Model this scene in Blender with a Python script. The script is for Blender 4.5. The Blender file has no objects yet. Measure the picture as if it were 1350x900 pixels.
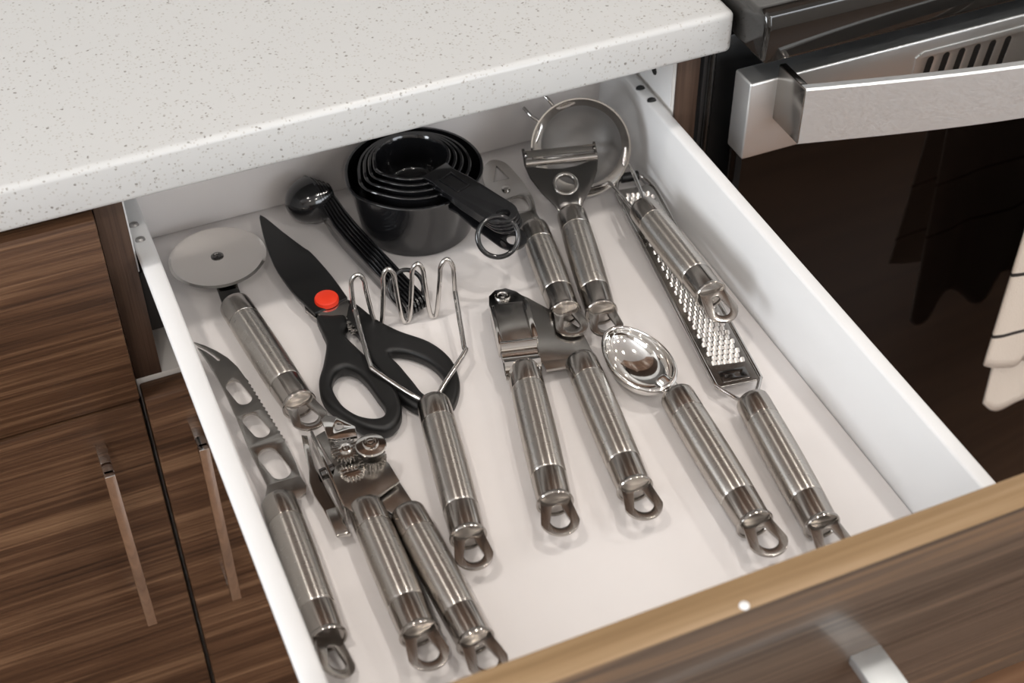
import bpy, bmesh, math, random
from mathutils import Vector, Matrix

# ------------------------------------------------------------------ camera, world, light, exposure
scene = bpy.context.scene
COL = scene.collection
Z0 = 0.7569            # height of the drawer's inner floor above the room floor (m)

cam_data = bpy.data.cameras.new('camera')
cam = bpy.data.objects.new('camera', cam_data)
COL.objects.link(cam)
cam_data.sensor_width = 36.0
cam_data.lens = 52.02
cam_data.clip_start = 0.02
cam_right = Vector((0.91894304, -0.39435831, -0.00502167))
cam_down = Vector((-0.27446738, -0.63032317, -0.72619582))
cam_fwd = Vector((0.28321608, 0.66871087, -0.68746958))
m = Matrix((cam_right, -cam_down, -cam_fwd)).transposed().to_4x4()
m.translation = Vector((-0.05883, -0.69229, 0.62898 + Z0))
cam.matrix_world = m
cam_data.dof.use_dof = True
cam_data.dof.focus_distance = 0.885
cam_data.dof.aperture_fstop = 8.5
scene.camera = cam

world = bpy.data.worlds.new('world')
scene.world = world
world.use_nodes = True
world.node_tree.nodes['Background'].inputs[0].default_value = (0.78, 0.88, 1.0, 1)
world.node_tree.nodes['Background'].inputs[1].default_value = 1.0

vs = scene.view_settings
vs.view_transform = 'Standard'
vs.look = 'None'
vs.gamma = 1.0
vs.use_curve_mapping = False
vs.exposure = -0.10

LAMP_POWER = 5.0
LAMPS = [(-0.45, -0.17), (0.75, -0.17), (-0.45, -1.35), (0.75, -1.35), (1.95, -0.17), (1.95, -1.35), (-0.45, -2.45), (0.75, -2.45)]
# left daylight and added front fill at the windows: (centre, rotation, width, height, watts)
WINDOW_LIGHTS = [((1.5, -3.06, 1.55), (math.radians(90), 0, 0), 1.8, 1.2, 37.0),  # fill light through the added front window, out of view
            ((-2.66, -0.75, 1.55), (0, math.radians(-90), 0), 1.2, 1.3, 64.0)]
for loc, rot, sx, sy, watts in WINDOW_LIGHTS:
    d = bpy.data.lights.new('window_light', 'AREA')
    d.shape = 'RECTANGLE'
    d.size = sx
    d.size_y = sy
    d.energy = watts
    d.color = (0.93, 0.965, 1.0)
    o = bpy.data.objects.new('window_light', d)
    COL.objects.link(o)
    o.location = loc
    o.rotation_euler = rot

# ------------------------------------------------------------------ materials
MATS = {}
def new_mat(name):
    mt = bpy.data.materials.new(name)
    mt.use_nodes = True
    MATS[name] = mt
    nt = mt.node_tree
    return mt, nt, nt.nodes['Principled BSDF']

def plain(name, color, rough=0.5, metal=0.0, coat=0.0, noise=0.0, nscale=60.0, bump=0.0, bscale=400.0, aniso=0.0, ior=1.5, rvar=0.0):
    mt, nt, b = new_mat(name)
    b.inputs['Base Color'].default_value = (*color, 1)
    b.inputs['Roughness'].default_value = rough
    b.inputs['Metallic'].default_value = metal
    b.inputs['IOR'].default_value = ior
    b.inputs['Coat Weight'].default_value = coat
    b.inputs['Coat Roughness'].default_value = 0.06
    if aniso:
        b.inputs['Anisotropic'].default_value = aniso
    tc = nt.nodes.new('ShaderNodeTexCoord')
    if noise or rvar:
        n = nt.nodes.new('ShaderNodeTexNoise')
        n.inputs['Scale'].default_value = nscale
        n.inputs['Detail'].default_value = 4
        nt.links.new(tc.outputs['Object'], n.inputs['Vector'])
        if noise:
            r = nt.nodes.new('ShaderNodeValToRGB')
            r.color_ramp.elements[0].position = 0.3
            r.color_ramp.elements[1].position = 0.7
            r.color_ramp.elements[0].color = (*[c * (1 - noise) for c in color], 1)
            r.color_ramp.elements[1].color = (*[min(1, c * (1 + noise)) for c in color], 1)
            nt.links.new(n.outputs['Fac'], r.inputs['Fac'])
            nt.links.new(r.outputs['Color'], b.inputs['Base Color'])
        if rvar:
            mr = nt.nodes.new('ShaderNodeMapRange')
            mr.inputs['To Min'].default_value = max(0, rough - rvar)
            mr.inputs['To Max'].default_value = rough + rvar
            nt.links.new(n.outputs['Fac'], mr.inputs['Value'])
            nt.links.new(mr.outputs['Result'], b.inputs['Roughness'])
    if bump:
        n2 = nt.nodes.new('ShaderNodeTexNoise')
        n2.inputs['Scale'].default_value = bscale
        n2.inputs['Detail'].default_value = 3
        nt.links.new(tc.outputs['Object'], n2.inputs['Vector'])
        bp = nt.nodes.new('ShaderNodeBump')
        bp.inputs['Strength'].default_value = bump
        bp.inputs['Distance'].default_value = 0.0006
        nt.links.new(n2.outputs['Fac'], bp.inputs['Height'])
        nt.links.new(bp.outputs['Normal'], b.inputs['Normal'])
    return mt

def brushed(name, color, rough, stretch, bump=0.15, scale=1400):
    """brushed metal: fine scratches stretched along one axis"""
    mt, nt, b = new_mat(name)
    b.inputs['Base Color'].default_value = (*color, 1)
    b.inputs['Metallic'].default_value = 1
    tc = nt.nodes.new('ShaderNodeTexCoord')
    mp = nt.nodes.new('ShaderNodeMapping')
    mp.inputs['Scale'].default_value = stretch
    n = nt.nodes.new('ShaderNodeTexNoise')
    n.inputs['Scale'].default_value = scale
    n.inputs['Detail'].default_value = 3
    nt.links.new(tc.outputs['Object'], mp.inputs['Vector'])
    nt.links.new(mp.outputs['Vector'], n.inputs['Vector'])
    mr = nt.nodes.new('ShaderNodeMapRange')
    mr.inputs['To Min'].default_value = rough * 0.7
    mr.inputs['To Max'].default_value = rough * 1.3
    nt.links.new(n.outputs['Fac'], mr.inputs['Value'])
    nt.links.new(mr.outputs['Result'], b.inputs['Roughness'])
    bp = nt.nodes.new('ShaderNodeBump')
    bp.inputs['Strength'].default_value = bump
    bp.inputs['Distance'].default_value = 0.0002
    nt.links.new(n.outputs['Fac'], bp.inputs['Height'])
    nt.links.new(bp.outputs['Normal'], b.inputs['Normal'])
    return mt

def turned(name, color, rough, aniso):
    """brushed round the grip: highlights draw out along its length"""
    mt, nt, b = new_mat(name)
    b.inputs['Base Color'].default_value = (*color, 1)
    b.inputs['Metallic'].default_value = 1
    b.inputs['Anisotropic'].default_value = aniso
    b.inputs['Anisotropic Rotation'].default_value = 0.25
    tg = nt.nodes.new('ShaderNodeTangent')
    tg.direction_type = 'RADIAL'; tg.axis = 'Z'
    nt.links.new(tg.outputs['Tangent'], b.inputs['Tangent'])
    tc = nt.nodes.new('ShaderNodeTexCoord')
    mp = nt.nodes.new('ShaderNodeMapping')
    mp.inputs['Scale'].default_value = (0.12, 0.12, 1)
    n = nt.nodes.new('ShaderNodeTexNoise')
    n.inputs['Scale'].default_value = 1800
    n.inputs['Detail'].default_value = 2
    nt.links.new(tc.outputs['Object'], mp.inputs['Vector'])
    nt.links.new(mp.outputs['Vector'], n.inputs['Vector'])
    mr = nt.nodes.new('ShaderNodeMapRange')
    mr.inputs['To Min'].default_value = rough * 0.93
    mr.inputs['To Max'].default_value = rough * 1.07
    nt.links.new(n.outputs['Fac'], mr.inputs['Value'])
    nt.links.new(mr.outputs['Result'], b.inputs['Roughness'])
    return mt

def wood(name, cols, axis='x', rough=0.4, bump=0.4, fine=330.0, coarse=34.0, coat=0.0, crough=0.15, mixing=0.5, spec=0.3):
    """streaky grain that runs along one axis"""
    mt, nt, b = new_mat(name)
    tc = nt.nodes.new('ShaderNodeTexCoord')
    sc = {'x': (0.035, 1, 1), 'y': (1, 0.035, 1), 'z': (1, 1, 0.035)}[axis]
    def layer(scale, detail, sx=1.0, dist=0.0):
        mp = nt.nodes.new('ShaderNodeMapping')
        mp.inputs['Scale'].default_value = [v * (sx if v < 1 else 1) for v in sc]
        n = nt.nodes.new('ShaderNodeTexNoise')
        n.inputs['Scale'].default_value = scale
        n.inputs['Detail'].default_value = detail
        n.inputs['Roughness'].default_value = 0.65
        n.inputs['Distortion'].default_value = dist
        nt.links.new(tc.outputs['Object'], mp.inputs['Vector'])
        nt.links.new(mp.outputs['Vector'], n.inputs['Vector'])
        return n
    a = layer(coarse, 3, 1.4, 0.3)
    f = layer(fine, 5, 0.6)
    mx = nt.nodes.new('ShaderNodeMix')
    mx.data_type = 'FLOAT'
    mx.inputs['Factor'].default_value = mixing
    nt.links.new(a.outputs['Fac'], mx.inputs['A'])
    nt.links.new(f.outputs['Fac'], mx.inputs['B'])
    r = nt.nodes.new('ShaderNodeValToRGB')
    el = r.color_ramp.elements
    el[0].position = 0.34
    el[0].color = (*cols[0], 1)
    el[1].position = 0.68
    el[1].color = (*cols[-1], 1)
    e = el.new(0.5)
    e.color = (*cols[1], 1)
    nt.links.new(mx.outputs['Result'], r.inputs['Fac'])
    nt.links.new(r.outputs['Color'], b.inputs['Base Color'])
    b.inputs['Roughness'].default_value = rough
    b.inputs['Specular IOR Level'].default_value = spec
    b.inputs['Coat Weight'].default_value = coat
    b.inputs['Coat Roughness'].default_value = crough
    bp = nt.nodes.new('ShaderNodeBump')
    bp.inputs['Strength'].default_value = bump
    bp.inputs['Distance'].default_value = 0.0008
    nt.links.new(f.outputs['Fac'], bp.inputs['Height'])
    nt.links.new(bp.outputs['Normal'], b.inputs['Normal'])
    return mt

def quartz(name):
    mt, nt, b = new_mat(name)
    tc = nt.nodes.new('ShaderNodeTexCoord')
    base = (0.575, 0.58, 0.575)
    col = None
    prev = nt.nodes.new('ShaderNodeRGB')
    prev.outputs[0].default_value = (*base, 1)
    out = prev.outputs[0]
    for scale, thr, keep, c in ((190, 0.11, 0.17, (0.25, 0.24, 0.225)), (310, 0.16, 0.20, (0.32, 0.31, 0.29)), (560, 0.26, 0.25, (0.48, 0.47, 0.45))):
        nz = nt.nodes.new('ShaderNodeTexNoise')
        nz.inputs['Scale'].default_value = scale * 1.6
        nt.links.new(tc.outputs['Object'], nz.inputs['Vector'])
        ad = nt.nodes.new('ShaderNodeVectorMath')
        ad.operation = 'SCALE'
        ad.inputs['Scale'].default_value = 0.6 / scale
        nt.links.new(nz.outputs['Color'], ad.inputs[0])
        av = nt.nodes.new('ShaderNodeVectorMath')
        nt.links.new(tc.outputs['Object'], av.inputs[0])
        nt.links.new(ad.outputs['Vector'], av.inputs[1])
        v = nt.nodes.new('ShaderNodeTexVoronoi')
        v.inputs['Scale'].default_value = scale
        nt.links.new(av.outputs['Vector'], v.inputs['Vector'])
        lt = nt.nodes.new('ShaderNodeMapRange')
        lt.inputs['From Min'].default_value = thr
        lt.inputs['From Max'].default_value = thr * 1.8
        lt.inputs['To Min'].default_value = 1
        lt.inputs['To Max'].default_value = 0
        nt.links.new(v.outputs['Distance'], lt.inputs['Value'])
        sep = nt.nodes.new('ShaderNodeSeparateColor')
        nt.links.new(v.outputs['Color'], sep.inputs[0])
        k = nt.nodes.new('ShaderNodeMath')
        k.operation = 'LESS_THAN'
        k.inputs[1].default_value = keep
        nt.links.new(sep.outputs[0], k.inputs[0])
        mu = nt.nodes.new('ShaderNodeMath')
        mu.operation = 'MULTIPLY'
        nt.links.new(lt.outputs['Result'], mu.inputs[0])
        nt.links.new(k.outputs[0], mu.inputs[1])
        mx = nt.nodes.new('ShaderNodeMix')
        mx.data_type = 'RGBA'
        nt.links.new(mu.outputs[0], mx.inputs['Factor'])
        nt.links.new(out, mx.inputs['A'])
        mx.inputs['B'].default_value = (*c, 1)
        out = mx.outputs['Result']
    nt.links.new(out, b.inputs['Base Color'])
    b.inputs['Roughness'].default_value = 0.28
    return mt

def sieve_mesh(name):
    """fine woven wire, too fine to tell the wires apart: part see-through"""
    mt, nt, b = new_mat(name)
    b.inputs['Base Color'].default_value = (0.36, 0.35, 0.34, 1)
    b.inputs['Metallic'].default_value = 0.85
    b.inputs['Roughness'].default_value = 0.36
    b.inputs['Alpha'].default_value = 0.72
    return mt

STEEL = (0.60, 0.575, 0.545)
plain('polished', STEEL, 0.10, 1.0, rvar=0.03, nscale=90)
turned('turned_steel', (0.53, 0.50, 0.465), 0.28, 0.95)
turned('turned_polish', (0.43, 0.40, 0.37), 0.17, 0.95)
plain('satin', (0.44, 0.42, 0.395), 0.22, 1.0, rvar=0.05, nscale=200)
plain('wheel_steel', (0.72, 0.69, 0.655), 0.13, 1.0)
plain('mirror', (0.80, 0.785, 0.76), 0.07, 1.0)
plain('loop_steel', (0.40, 0.375, 0.35), 0.22, 1.0)
plain('dark_steel', (0.16, 0.155, 0.15), 0.2, 1.0)
plain('tooth_steel', (0.78, 0.75, 0.72), 0.25, 1.0)
plain('wire', (0.62, 0.60, 0.58), 0.12, 1.0)
plain('black_gloss', (0.008, 0.008, 0.009), 0.14, 0, coat=0.6, bump=0.05, bscale=300)
plain('black_coated', (0.005, 0.005, 0.005), 0.36, 0, bump=0.03, bscale=900)
plain('black_rubber', (0.005, 0.005, 0.005), 0.45, 0, bump=0.05, bscale=1500)
plain('black_matte', (0.006, 0.006, 0.006), 0.6)
plain('red_plastic', (0.85, 0.045, 0.015), 0.4)
plain('white_laminate', (0.80, 0.765, 0.75), 0.22, 0, noise=0.015, nscale=25)
plain('white_metal', (0.76, 0.76, 0.76), 0.38, 0)
plain('white_board', (0.74, 0.72, 0.69), 0.5, 0)
plain('grey_clip', (0.34, 0.33, 0.32), 0.35, 0.6)
plain('paint', (0.66, 0.635, 0.60), 0.7)
plain('ceiling_paint', (0.80, 0.79, 0.78), 0.8)
plain('enamel', (0.012, 0.011, 0.010), 0.07, 0, coat=0.5)
plain('black_paint', (0.010, 0.010, 0.0105), 0.35, 0, bump=0.2, bscale=900)
plain('oven_glass', (0.006, 0.0035, 0.0025), 0.035, 0, ior=1.4)
brushed('oven_steel', (0.74, 0.75, 0.75), 0.44, (0.02, 1, 1), 0.03, 1600)
brushed('bar_steel', (0.80, 0.83, 0.84), 0.5, (0.02, 1, 1), 0.03, 1600)
WAL = [(0.020, 0.0085, 0.004), (0.092, 0.045, 0.023), (0.25, 0.145, 0.080)]
wood('walnut', WAL, 'x', 0.48, 0.6)
wood('walnut_gloss', [(0.055, 0.040, 0.031), (0.125, 0.090, 0.067), (0.25, 0.155, 0.09)], 'x', 0.33, 0.15, coat=0.35, crough=0.12)
wood('walnut_edge', [(0.15, 0.088, 0.042), (0.27, 0.175, 0.090), (0.38, 0.265, 0.16)], 'x', 0.45, 0.1, fine=150, coarse=40)
wood('walnut_upright', [(0.030, 0.018, 0.012), (0.075, 0.045, 0.031), (0.12, 0.076, 0.052)], 'z', 0.45, 0.3)
wood('floor_wood', [(0.075, 0.036, 0.018), (0.15, 0.077, 0.041), (0.23, 0.125, 0.070)], 'x', 0.4, 0.1, fine=60, coarse=9)
quartz('quartz')
sieve_mesh('sieve')

def cloth_mat():
    mt, nt, b = new_mat('towel_cloth')
    b.inputs['Roughness'].default_value = 0.95
    tc = nt.nodes.new('ShaderNodeTexCoord')
    uv = nt.nodes.new('ShaderNodeUVMap')
    sep = nt.nodes.new('ShaderNodeSeparateXYZ')
    nt.links.new(uv.outputs['UV'], sep.inputs[0])
    acc = None
    for c in (0.33, 0.49, 0.72):
        d = nt.nodes.new('ShaderNodeMath'); d.operation = 'SUBTRACT'; d.inputs[1].default_value = c
        nt.links.new(sep.outputs['Y'], d.inputs[0])
        a = nt.nodes.new('ShaderNodeMath'); a.operation = 'ABSOLUTE'
        nt.links.new(d.outputs[0], a.inputs[0])
        l = nt.nodes.new('ShaderNodeMath'); l.operation = 'LESS_THAN'; l.inputs[1].default_value = 0.0045
        nt.links.new(a.outputs[0], l.inputs[0])
        if acc is None:
            acc = l.outputs[0]
        else:
            s = nt.nodes.new('ShaderNodeMath'); s.operation = 'MAXIMUM'
            nt.links.new(acc, s.inputs[0]); nt.links.new(l.outputs[0], s.inputs[1])
            acc = s.outputs[0]
    mx = nt.nodes.new('ShaderNodeMix'); mx.data_type = 'RGBA'
    mx.inputs['A'].default_value = (0.66, 0.58, 0.50, 1)
    mx.inputs['B'].default_value = (0.03, 0.025, 0.022, 1)
    nt.links.new(acc, mx.inputs['Factor'])
    nt.links.new(mx.outputs['Result'], b.inputs['Base Color'])
    n = nt.nodes.new('ShaderNodeTexNoise'); n.inputs['Scale'].default_value = 700
    nt.links.new(tc.outputs['Object'], n.inputs['Vector'])
    bp = nt.nodes.new('ShaderNodeBump'); bp.inputs['Strength'].default_value = 0.5; bp.inputs['Distance'].default_value = 0.001
    nt.links.new(n.outputs['Fac'], bp.inputs['Height'])
    nt.links.new(bp.outputs['Normal'], b.inputs['Normal'])
cloth_mat()

def lamp_mat():
    mt, nt, b = new_mat('lamp_lens')
    b.inputs['Emission Color'].default_value = (1.0, 0.93, 0.84, 1)
    b.inputs['Emission Strength'].default_value = 40.0
lamp_mat()

# ------------------------------------------------------------------ builders (drawer millimetres: x right, y away, z above the drawer floor)
def W(p):
    return Vector((p[0] / 1000, p[1] / 1000, p[2] / 1000 + Z0))

def tag(o, label=None, cat=None, group=None, kind=None):
    if label: o['label'] = label
    if cat: o['category'] = cat
    if group: o['group'] = group
    if kind: o['kind'] = kind
    return o

def thing(name, base, label, cat, group=None):
    o = bpy.data.objects.new(name, None)
    o.empty_display_size = 0.02
    COL.objects.link(o)
    o.location = W(base)
    o['base'] = list(W(base))
    return tag(o, label, cat, group)

def catmull(pts, n=6, closed=True):
    P = [Vector(p) for p in pts]
    out = []
    N = len(P)
    rng = range(N) if closed else range(N - 1)
    for i in rng:
        if closed:
            a, b, c, d = P[i - 1], P[i], P[(i + 1) % N], P[(i + 2) % N]
        else:
            a, b, c, d = P[max(i - 1, 0)], P[i], P[i + 1], P[min(i + 2, N - 1)]
        for k in range(n):
            t = k / n
            out.append(0.5 * ((2 * b) + (c - a) * t + (2 * a - 5 * b + 4 * c - d) * t * t + (3 * b - a - 3 * c + d) * t ** 3))
    if not closed:
        out.append(P[-1])
    return out

def arc(cx, cy, r, a0, a1, n):
    return [(cx + r * math.cos(math.radians(a0 + (a1 - a0) * i / n)), cy + r * math.sin(math.radians(a0 + (a1 - a0) * i / n))) for i in range(n + 1)]

def stadium(p, q, r, n=8):
    d = Vector((q[0] - p[0], q[1] - p[1]))
    a = math.degrees(math.atan2(d.y, d.x))
    return arc(q[0], q[1], r, a - 90, a + 90, n) + arc(p[0], p[1], r, a + 90, a + 270, n)

def frame(o, u, v):
    u = Vector(u).normalized(); v = Vector(v); v = (v - u * u.dot(v)).normalized()
    w = u.cross(v)
    mm = Matrix((u, v, w)).transposed().to_4x4()
    mm.translation = Vector(o)
    return mm

FLAT = lambda h: Matrix.Translation((0, 0, h))

class MB:
    def __init__(s):
        s.v = []; s.f = []
    def add(s, v, f):
        o = len(s.v)
        s.v += [Vector(p) for p in v]
        s.f += [tuple(i + o for i in q) for q in f]
        return s
    def bm(s, bm, mat=None):
        bm.verts.index_update()
        v = [(mat @ p.co) if mat else p.co.copy() for p in bm.verts]
        f = [[x.index for x in q.verts] for q in bm.faces]
        bm.free()
        return s.add(v, f)
    def box(s, x0, x1, y0, y1, z0, z1, bev=0.0, seg=2, mat=None):
        bm = bmesh.new()
        bmesh.ops.create_cube(bm, size=1)
        for p in bm.verts:
            p.co = Vector(((x0 + x1) / 2 + p.co.x * (x1 - x0), (y0 + y1) / 2 + p.co.y * (y1 - y0), (z0 + z1) / 2 + p.co.z * (z1 - z0)))
        if bev:
            bmesh.ops.bevel(bm, geom=list(bm.edges), offset=bev, segments=seg, affect='EDGES', profile=0.5)
        return s.bm(bm, mat)
    def prism(s, prof, a0, a1, axis='y', bev=0.0):
        """closed profile pushed along one axis; profile pairs are (x,z) for y, (y,z) for x"""
        bm = bmesh.new()
        def P(q, a):
            return {'y': (q[0], a, q[1]), 'x': (a, q[0], q[1]), 'z': (q[0], q[1], a)}[axis]
        A = [bm.verts.new(P(q, a0)) for q in prof]
        B = [bm.verts.new(P(q, a1)) for q in prof]
        n = len(prof)
        for i in range(n):
            bm.faces.new((A[i], A[(i + 1) % n], B[(i + 1) % n], B[i]))
        bm.faces.new(A[::-1]); bm.faces.new(B)
        bmesh.ops.recalc_face_normals(bm, faces=bm.faces)
        if bev:
            bmesh.ops.bevel(bm, geom=list(bm.edges), offset=bev, segments=2, affect='EDGES', profile=0.5)
        return s.bm(bm)
    def tube(s, pts, r, seg=10, closed=False, flat=1.0):
        P = [Vector(p) for p in pts]
        N = len(P)
        R_ = r if isinstance(r, (list, tuple)) else [r] * N
        T = []
        for i in range(N):
            a = P[i - 1] if (closed or i > 0) else P[i]
            b = P[(i + 1) % N] if (closed or i < N - 1) else P[i]
            T.append((b - a).normalized())
        up = Vector((0, 0, 1)) if abs(T[0].z) < 0.9 else Vector((1, 0, 0))
        n0 = (up - T[0] * up.dot(T[0])).normalized()
        vs_, fs = [], []
        for i in range(N):
            n0 = (n0 - T[i] * n0.dot(T[i])).normalized()
            b0 = T[i].cross(n0)
            for k in range(seg):
                a = 2 * math.pi * k / seg
                vs_.append(P[i] + (n0 * math.cos(a) * flat + b0 * math.sin(a)) * R_[i])
        M = N if closed else N - 1
        for i in range(M):
            j = (i + 1) % N
            for k in range(seg):
                l = (k + 1) % seg
                fs.append((i * seg + k, i * seg + l, j * seg + l, j * seg + k))
        if not closed:
            fs.append(tuple(range(seg))[::-1])
            fs.append(tuple((N - 1) * seg + k for k in range(seg)))
        return s.add(vs_, fs)
    def rev(s, o, d, prof, seg=36, shape=None):
        """revolve (distance along, radius) pairs about an axis"""
        o = Vector(o); d = Vector(d).normalized()
        up = Vector((0, 0, 1)) if abs(d.z) < 0.9 else Vector((0, 1, 0))
        n0 = (up - d * up.dot(d)).normalized(); b0 = d.cross(n0)
        vs_, fs, ring = [], [], []
        for (t, r) in prof:
            if r < 1e-6:
                ring.append([len(vs_)]); vs_.append(o + d * t)
            else:
                q = []
                for k in range(seg):
                    a = 2 * math.pi * k / seg
                    rr = r * (shape(a, t, r) if shape else 1)
                    q.append(len(vs_)); vs_.append(o + d * t + (n0 * math.cos(a) + b0 * math.sin(a)) * rr)
                ring.append(q)
        for A, B in zip(ring, ring[1:]):
            for k in range(seg):
                l = (k + 1) % seg
                if len(A) == 1 and len(B) == 1: continue
                if len(A) == 1: fs.append((A[0], B[l], B[k]))
                elif len(B) == 1: fs.append((A[k], A[l], B[0]))
                else: fs.append((A[k], A[l], B[l], B[k]))
        return s.add(vs_, fs)
    def plate(s, outline, holes=(), t=2.0, bev=0.3, mat=None, res=1):
        """flat sheet with cut-outs, centred on its plane"""
        cu = bpy.data.curves.new('tmp', 'CURVE')
        cu.dimensions = '2D'
        cu.fill_mode = 'BOTH'
        cu.extrude = max(t / 2 - bev, 0.0)
        cu.bevel_depth = bev
        cu.bevel_resolution = res
        cu.offset = -bev
        for loop in [outline] + list(holes):
            sp = cu.splines.new('POLY')
            sp.points.add(len(loop) - 1)
            for p, q in zip(sp.points, loop):
                p.co = (q[0], q[1], 0, 1)
            sp.use_cyclic_u = True
        ob = bpy.data.objects.new('tmp', cu)
        me = ob.to_mesh()
        bm = bmesh.new(); bm.from_mesh(me)
        ob.to_mesh_clear()
        bpy.data.objects.remove(ob); bpy.data.curves.remove(cu)
        bmesh.ops.remove_doubles(bm, verts=bm.verts, dist=0.001)
        bmesh.ops.recalc_face_normals(bm, faces=bm.faces)
        return s.bm(bm, mat)
    def build(s, name, mat, parent=None, sharp=35, base=None, smooth=True, recalc=False, axis=None):
        root = parent
        while root is not None and root.parent is not None:
            root = root.parent
        org = Vector(root['base']) if root is not None else W(base)
        me = bpy.data.meshes.new(name)
        loc = None
        if axis is not None:        # give the mesh its own origin and z axis
            o_, d_ = axis
            loc = d_.to_track_quat('Z', 'Y').to_matrix().to_4x4()
            loc.translation = W(o_) - org
            inv = loc.inverted()
            me.from_pydata([inv @ (W(p) - org) for p in s.v], [], s.f)
        else:
            me.from_pydata([W(p) - org for p in s.v], [], s.f)
        if recalc:
            bm = bmesh.new(); bm.from_mesh(me)
            bmesh.ops.recalc_face_normals(bm, faces=bm.faces)
            bm.to_mesh(me); bm.free()
        if smooth:
            me.polygons.foreach_set('use_smooth', [True] * len(me.polygons))
            me.set_sharp_from_angle(angle=math.radians(sharp))
        me.materials.append(MATS[mat])
        o = bpy.data.objects.new(name, me)
        COL.objects.link(o)
        if root is None:
            o.location = org
            o['base'] = list(org)
        else:
            o.parent = parent
            if loc is not None:
                o.matrix_local = loc
        return o

def structure(o):
    o['kind'] = 'structure'
    return o

FL = -756.9            # room floor in drawer millimetres

# ------------------------------------------------------------------ the room
RX0, RX1, RY0, RY1, RH = -2600, 2900, -3000, 650, FL + 2450
structure(MB().box(RX0, RX1, RY0, RY1, FL - 50, FL).build('floor', 'floor_wood', base=(0, -1000, FL)))
structure(MB().box(RX0, RX1, RY0, RY1, RH, RH + 50).build('ceiling', 'ceiling_paint', base=(0, -1000, RH)))
structure(MB().box(RX0, RX1, RY1, RY1 + 80, FL, RH).build('wall_back', 'paint', base=(0, RY1, FL)))
wl = MB()
wy0, wy1, wz0, wz1 = -1450, -50, FL + 900, FL + 2200
wl.box(RX0 - 80, RX0, RY0, wy0, FL, RH).box(RX0 - 80, RX0, wy1, RY1, FL, RH).box(RX0 - 80, RX0, wy0, wy1, FL, wz0).box(RX0 - 80, RX0, wy0, wy1, wz1, RH)
structure(wl.build('wall_left', 'paint', base=(RX0, 0, FL)))
wf = MB()
wf.box(RX0 - 70, RX0 + 12, wy0, wy0 + 50, wz0, wz1).box(RX0 - 70, RX0 + 12, wy1 - 50, wy1, wz0, wz1).box(RX0 - 70, RX0 + 12, wy0, wy1, wz0, wz0 + 50).box(RX0 - 70, RX0 + 12, wy0, wy1, wz1 - 50, wz1)
structure(wf.build('window_2', 'white_metal', base=(RX0, wy0, wz0)))
structure(MB().box(RX1, RX1 + 80, RY0, RY1, FL, RH).build('wall_right', 'paint', base=(RX1, 0, FL)))
wl = MB()
wx0, wx1, wz0, wz1 = 550, 2450, FL + 900, FL + 2200
wl.box(RX0, wx0, RY0 - 80, RY0, FL, RH).box(wx1, RX1, RY0 - 80, RY0, FL, RH).box(wx0, wx1, RY0 - 80, RY0, FL, wz0).box(wx0, wx1, RY0 - 80, RY0, wz1, RH)
structure(wl.build('wall_front', 'paint', base=(0, RY0, FL)))
wf = MB()
wf.box(wx0, wx0 + 50, RY0 - 70, RY0 + 12, wz0, wz1).box(wx1 - 50, wx1, RY0 - 70, RY0 + 12, wz0, wz1).box(wx0, wx1, RY0 - 70, RY0 + 12, wz0, wz0 + 50).box(wx0, wx1, RY0 - 70, RY0 + 12, wz1 - 50, wz1)
structure(wf.build('fill_window', 'white_metal', base=(wx0, RY0, wz0)))  # unseen front window, added to carry the fill light

def downlight(x, y):
    t = thing('ceiling_lamp', (x * 1000, y * 1000, RH), 'round white recessed ceiling lamp above the kitchen', 'lamp', 'recessed ceiling lamps')
    o = Vector((x * 1000, y * 1000, RH))
    MB().rev(o, (0, 0, -1), [(0, 75), (4, 74), (6, 70), (5, 56), (-1, 54), (-1, 0)]).build('bezel', 'white_metal', t)
    MB().rev(o, (0, 0, -1), [(1.5, 0), (1.5, 53)]).build('lens', 'lamp_lens', t)
    d = bpy.data.lights.new('lamp_light', 'AREA')
    d.shape = 'DISK'; d.size = 0.10; d.energy = LAMP_POWER; d.color = (1.0, 0.945, 0.885)
    l = bpy.data.objects.new('lamp_light', d)
    COL.objects.link(l); l.parent = t; l.location = (0, 0, -0.008)
for x, y in LAMPS:
    downlight(x, y)

# ------------------------------------------------------------------ worktop and cabinets
ct = MB().box(-900, 388, 0, 640, 113.1, 142.7, 4.2, 4).build('countertop', 'quartz', base=(-250, 300, 113.1))
tag(ct, 'pale speckled quartz worktop with a straight front edge above the open drawer', 'countertop')

wc = thing('reflected_wall_cabinet', (0, 480, FL + 1420), 'unseen walnut wall cabinet added above the worktop for dark reflections', 'cabinet')  # out of view, added so the steel reflects something dark
MB().box(-900, 1100, 320, 650, FL + 1420, FL + 2150, 1.0).build('carcass', 'walnut_upright', wc)
for k in range(4):
    MB().box(-898 + k * 500, -402 + k * 500, 301, 319, FL + 1420, FL + 2148, 1.2).build('door', 'walnut', wc)

def bar_handle(parent, x, h0, h1, y0=2.0, out=31.0, w=7.0):
    """slim strap bent into a D on a door: two legs and an upright bar"""
    mb = MB()
    mb.box(x - w / 2, x + w / 2, y0 - out, y0 - out + 6, h0, h1, 0.8)
    mb.box(x - w / 2, x + w / 2, y0 - out + 3, y0 + 0.3, h1 - 7, h1, 0.6)
    mb.box(x - w / 2, x + w / 2, y0 - out + 3, y0 + 0.3, h0, h0 + 7, 0.6)
    return mb.build('handle', 'mirror', parent)

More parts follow.
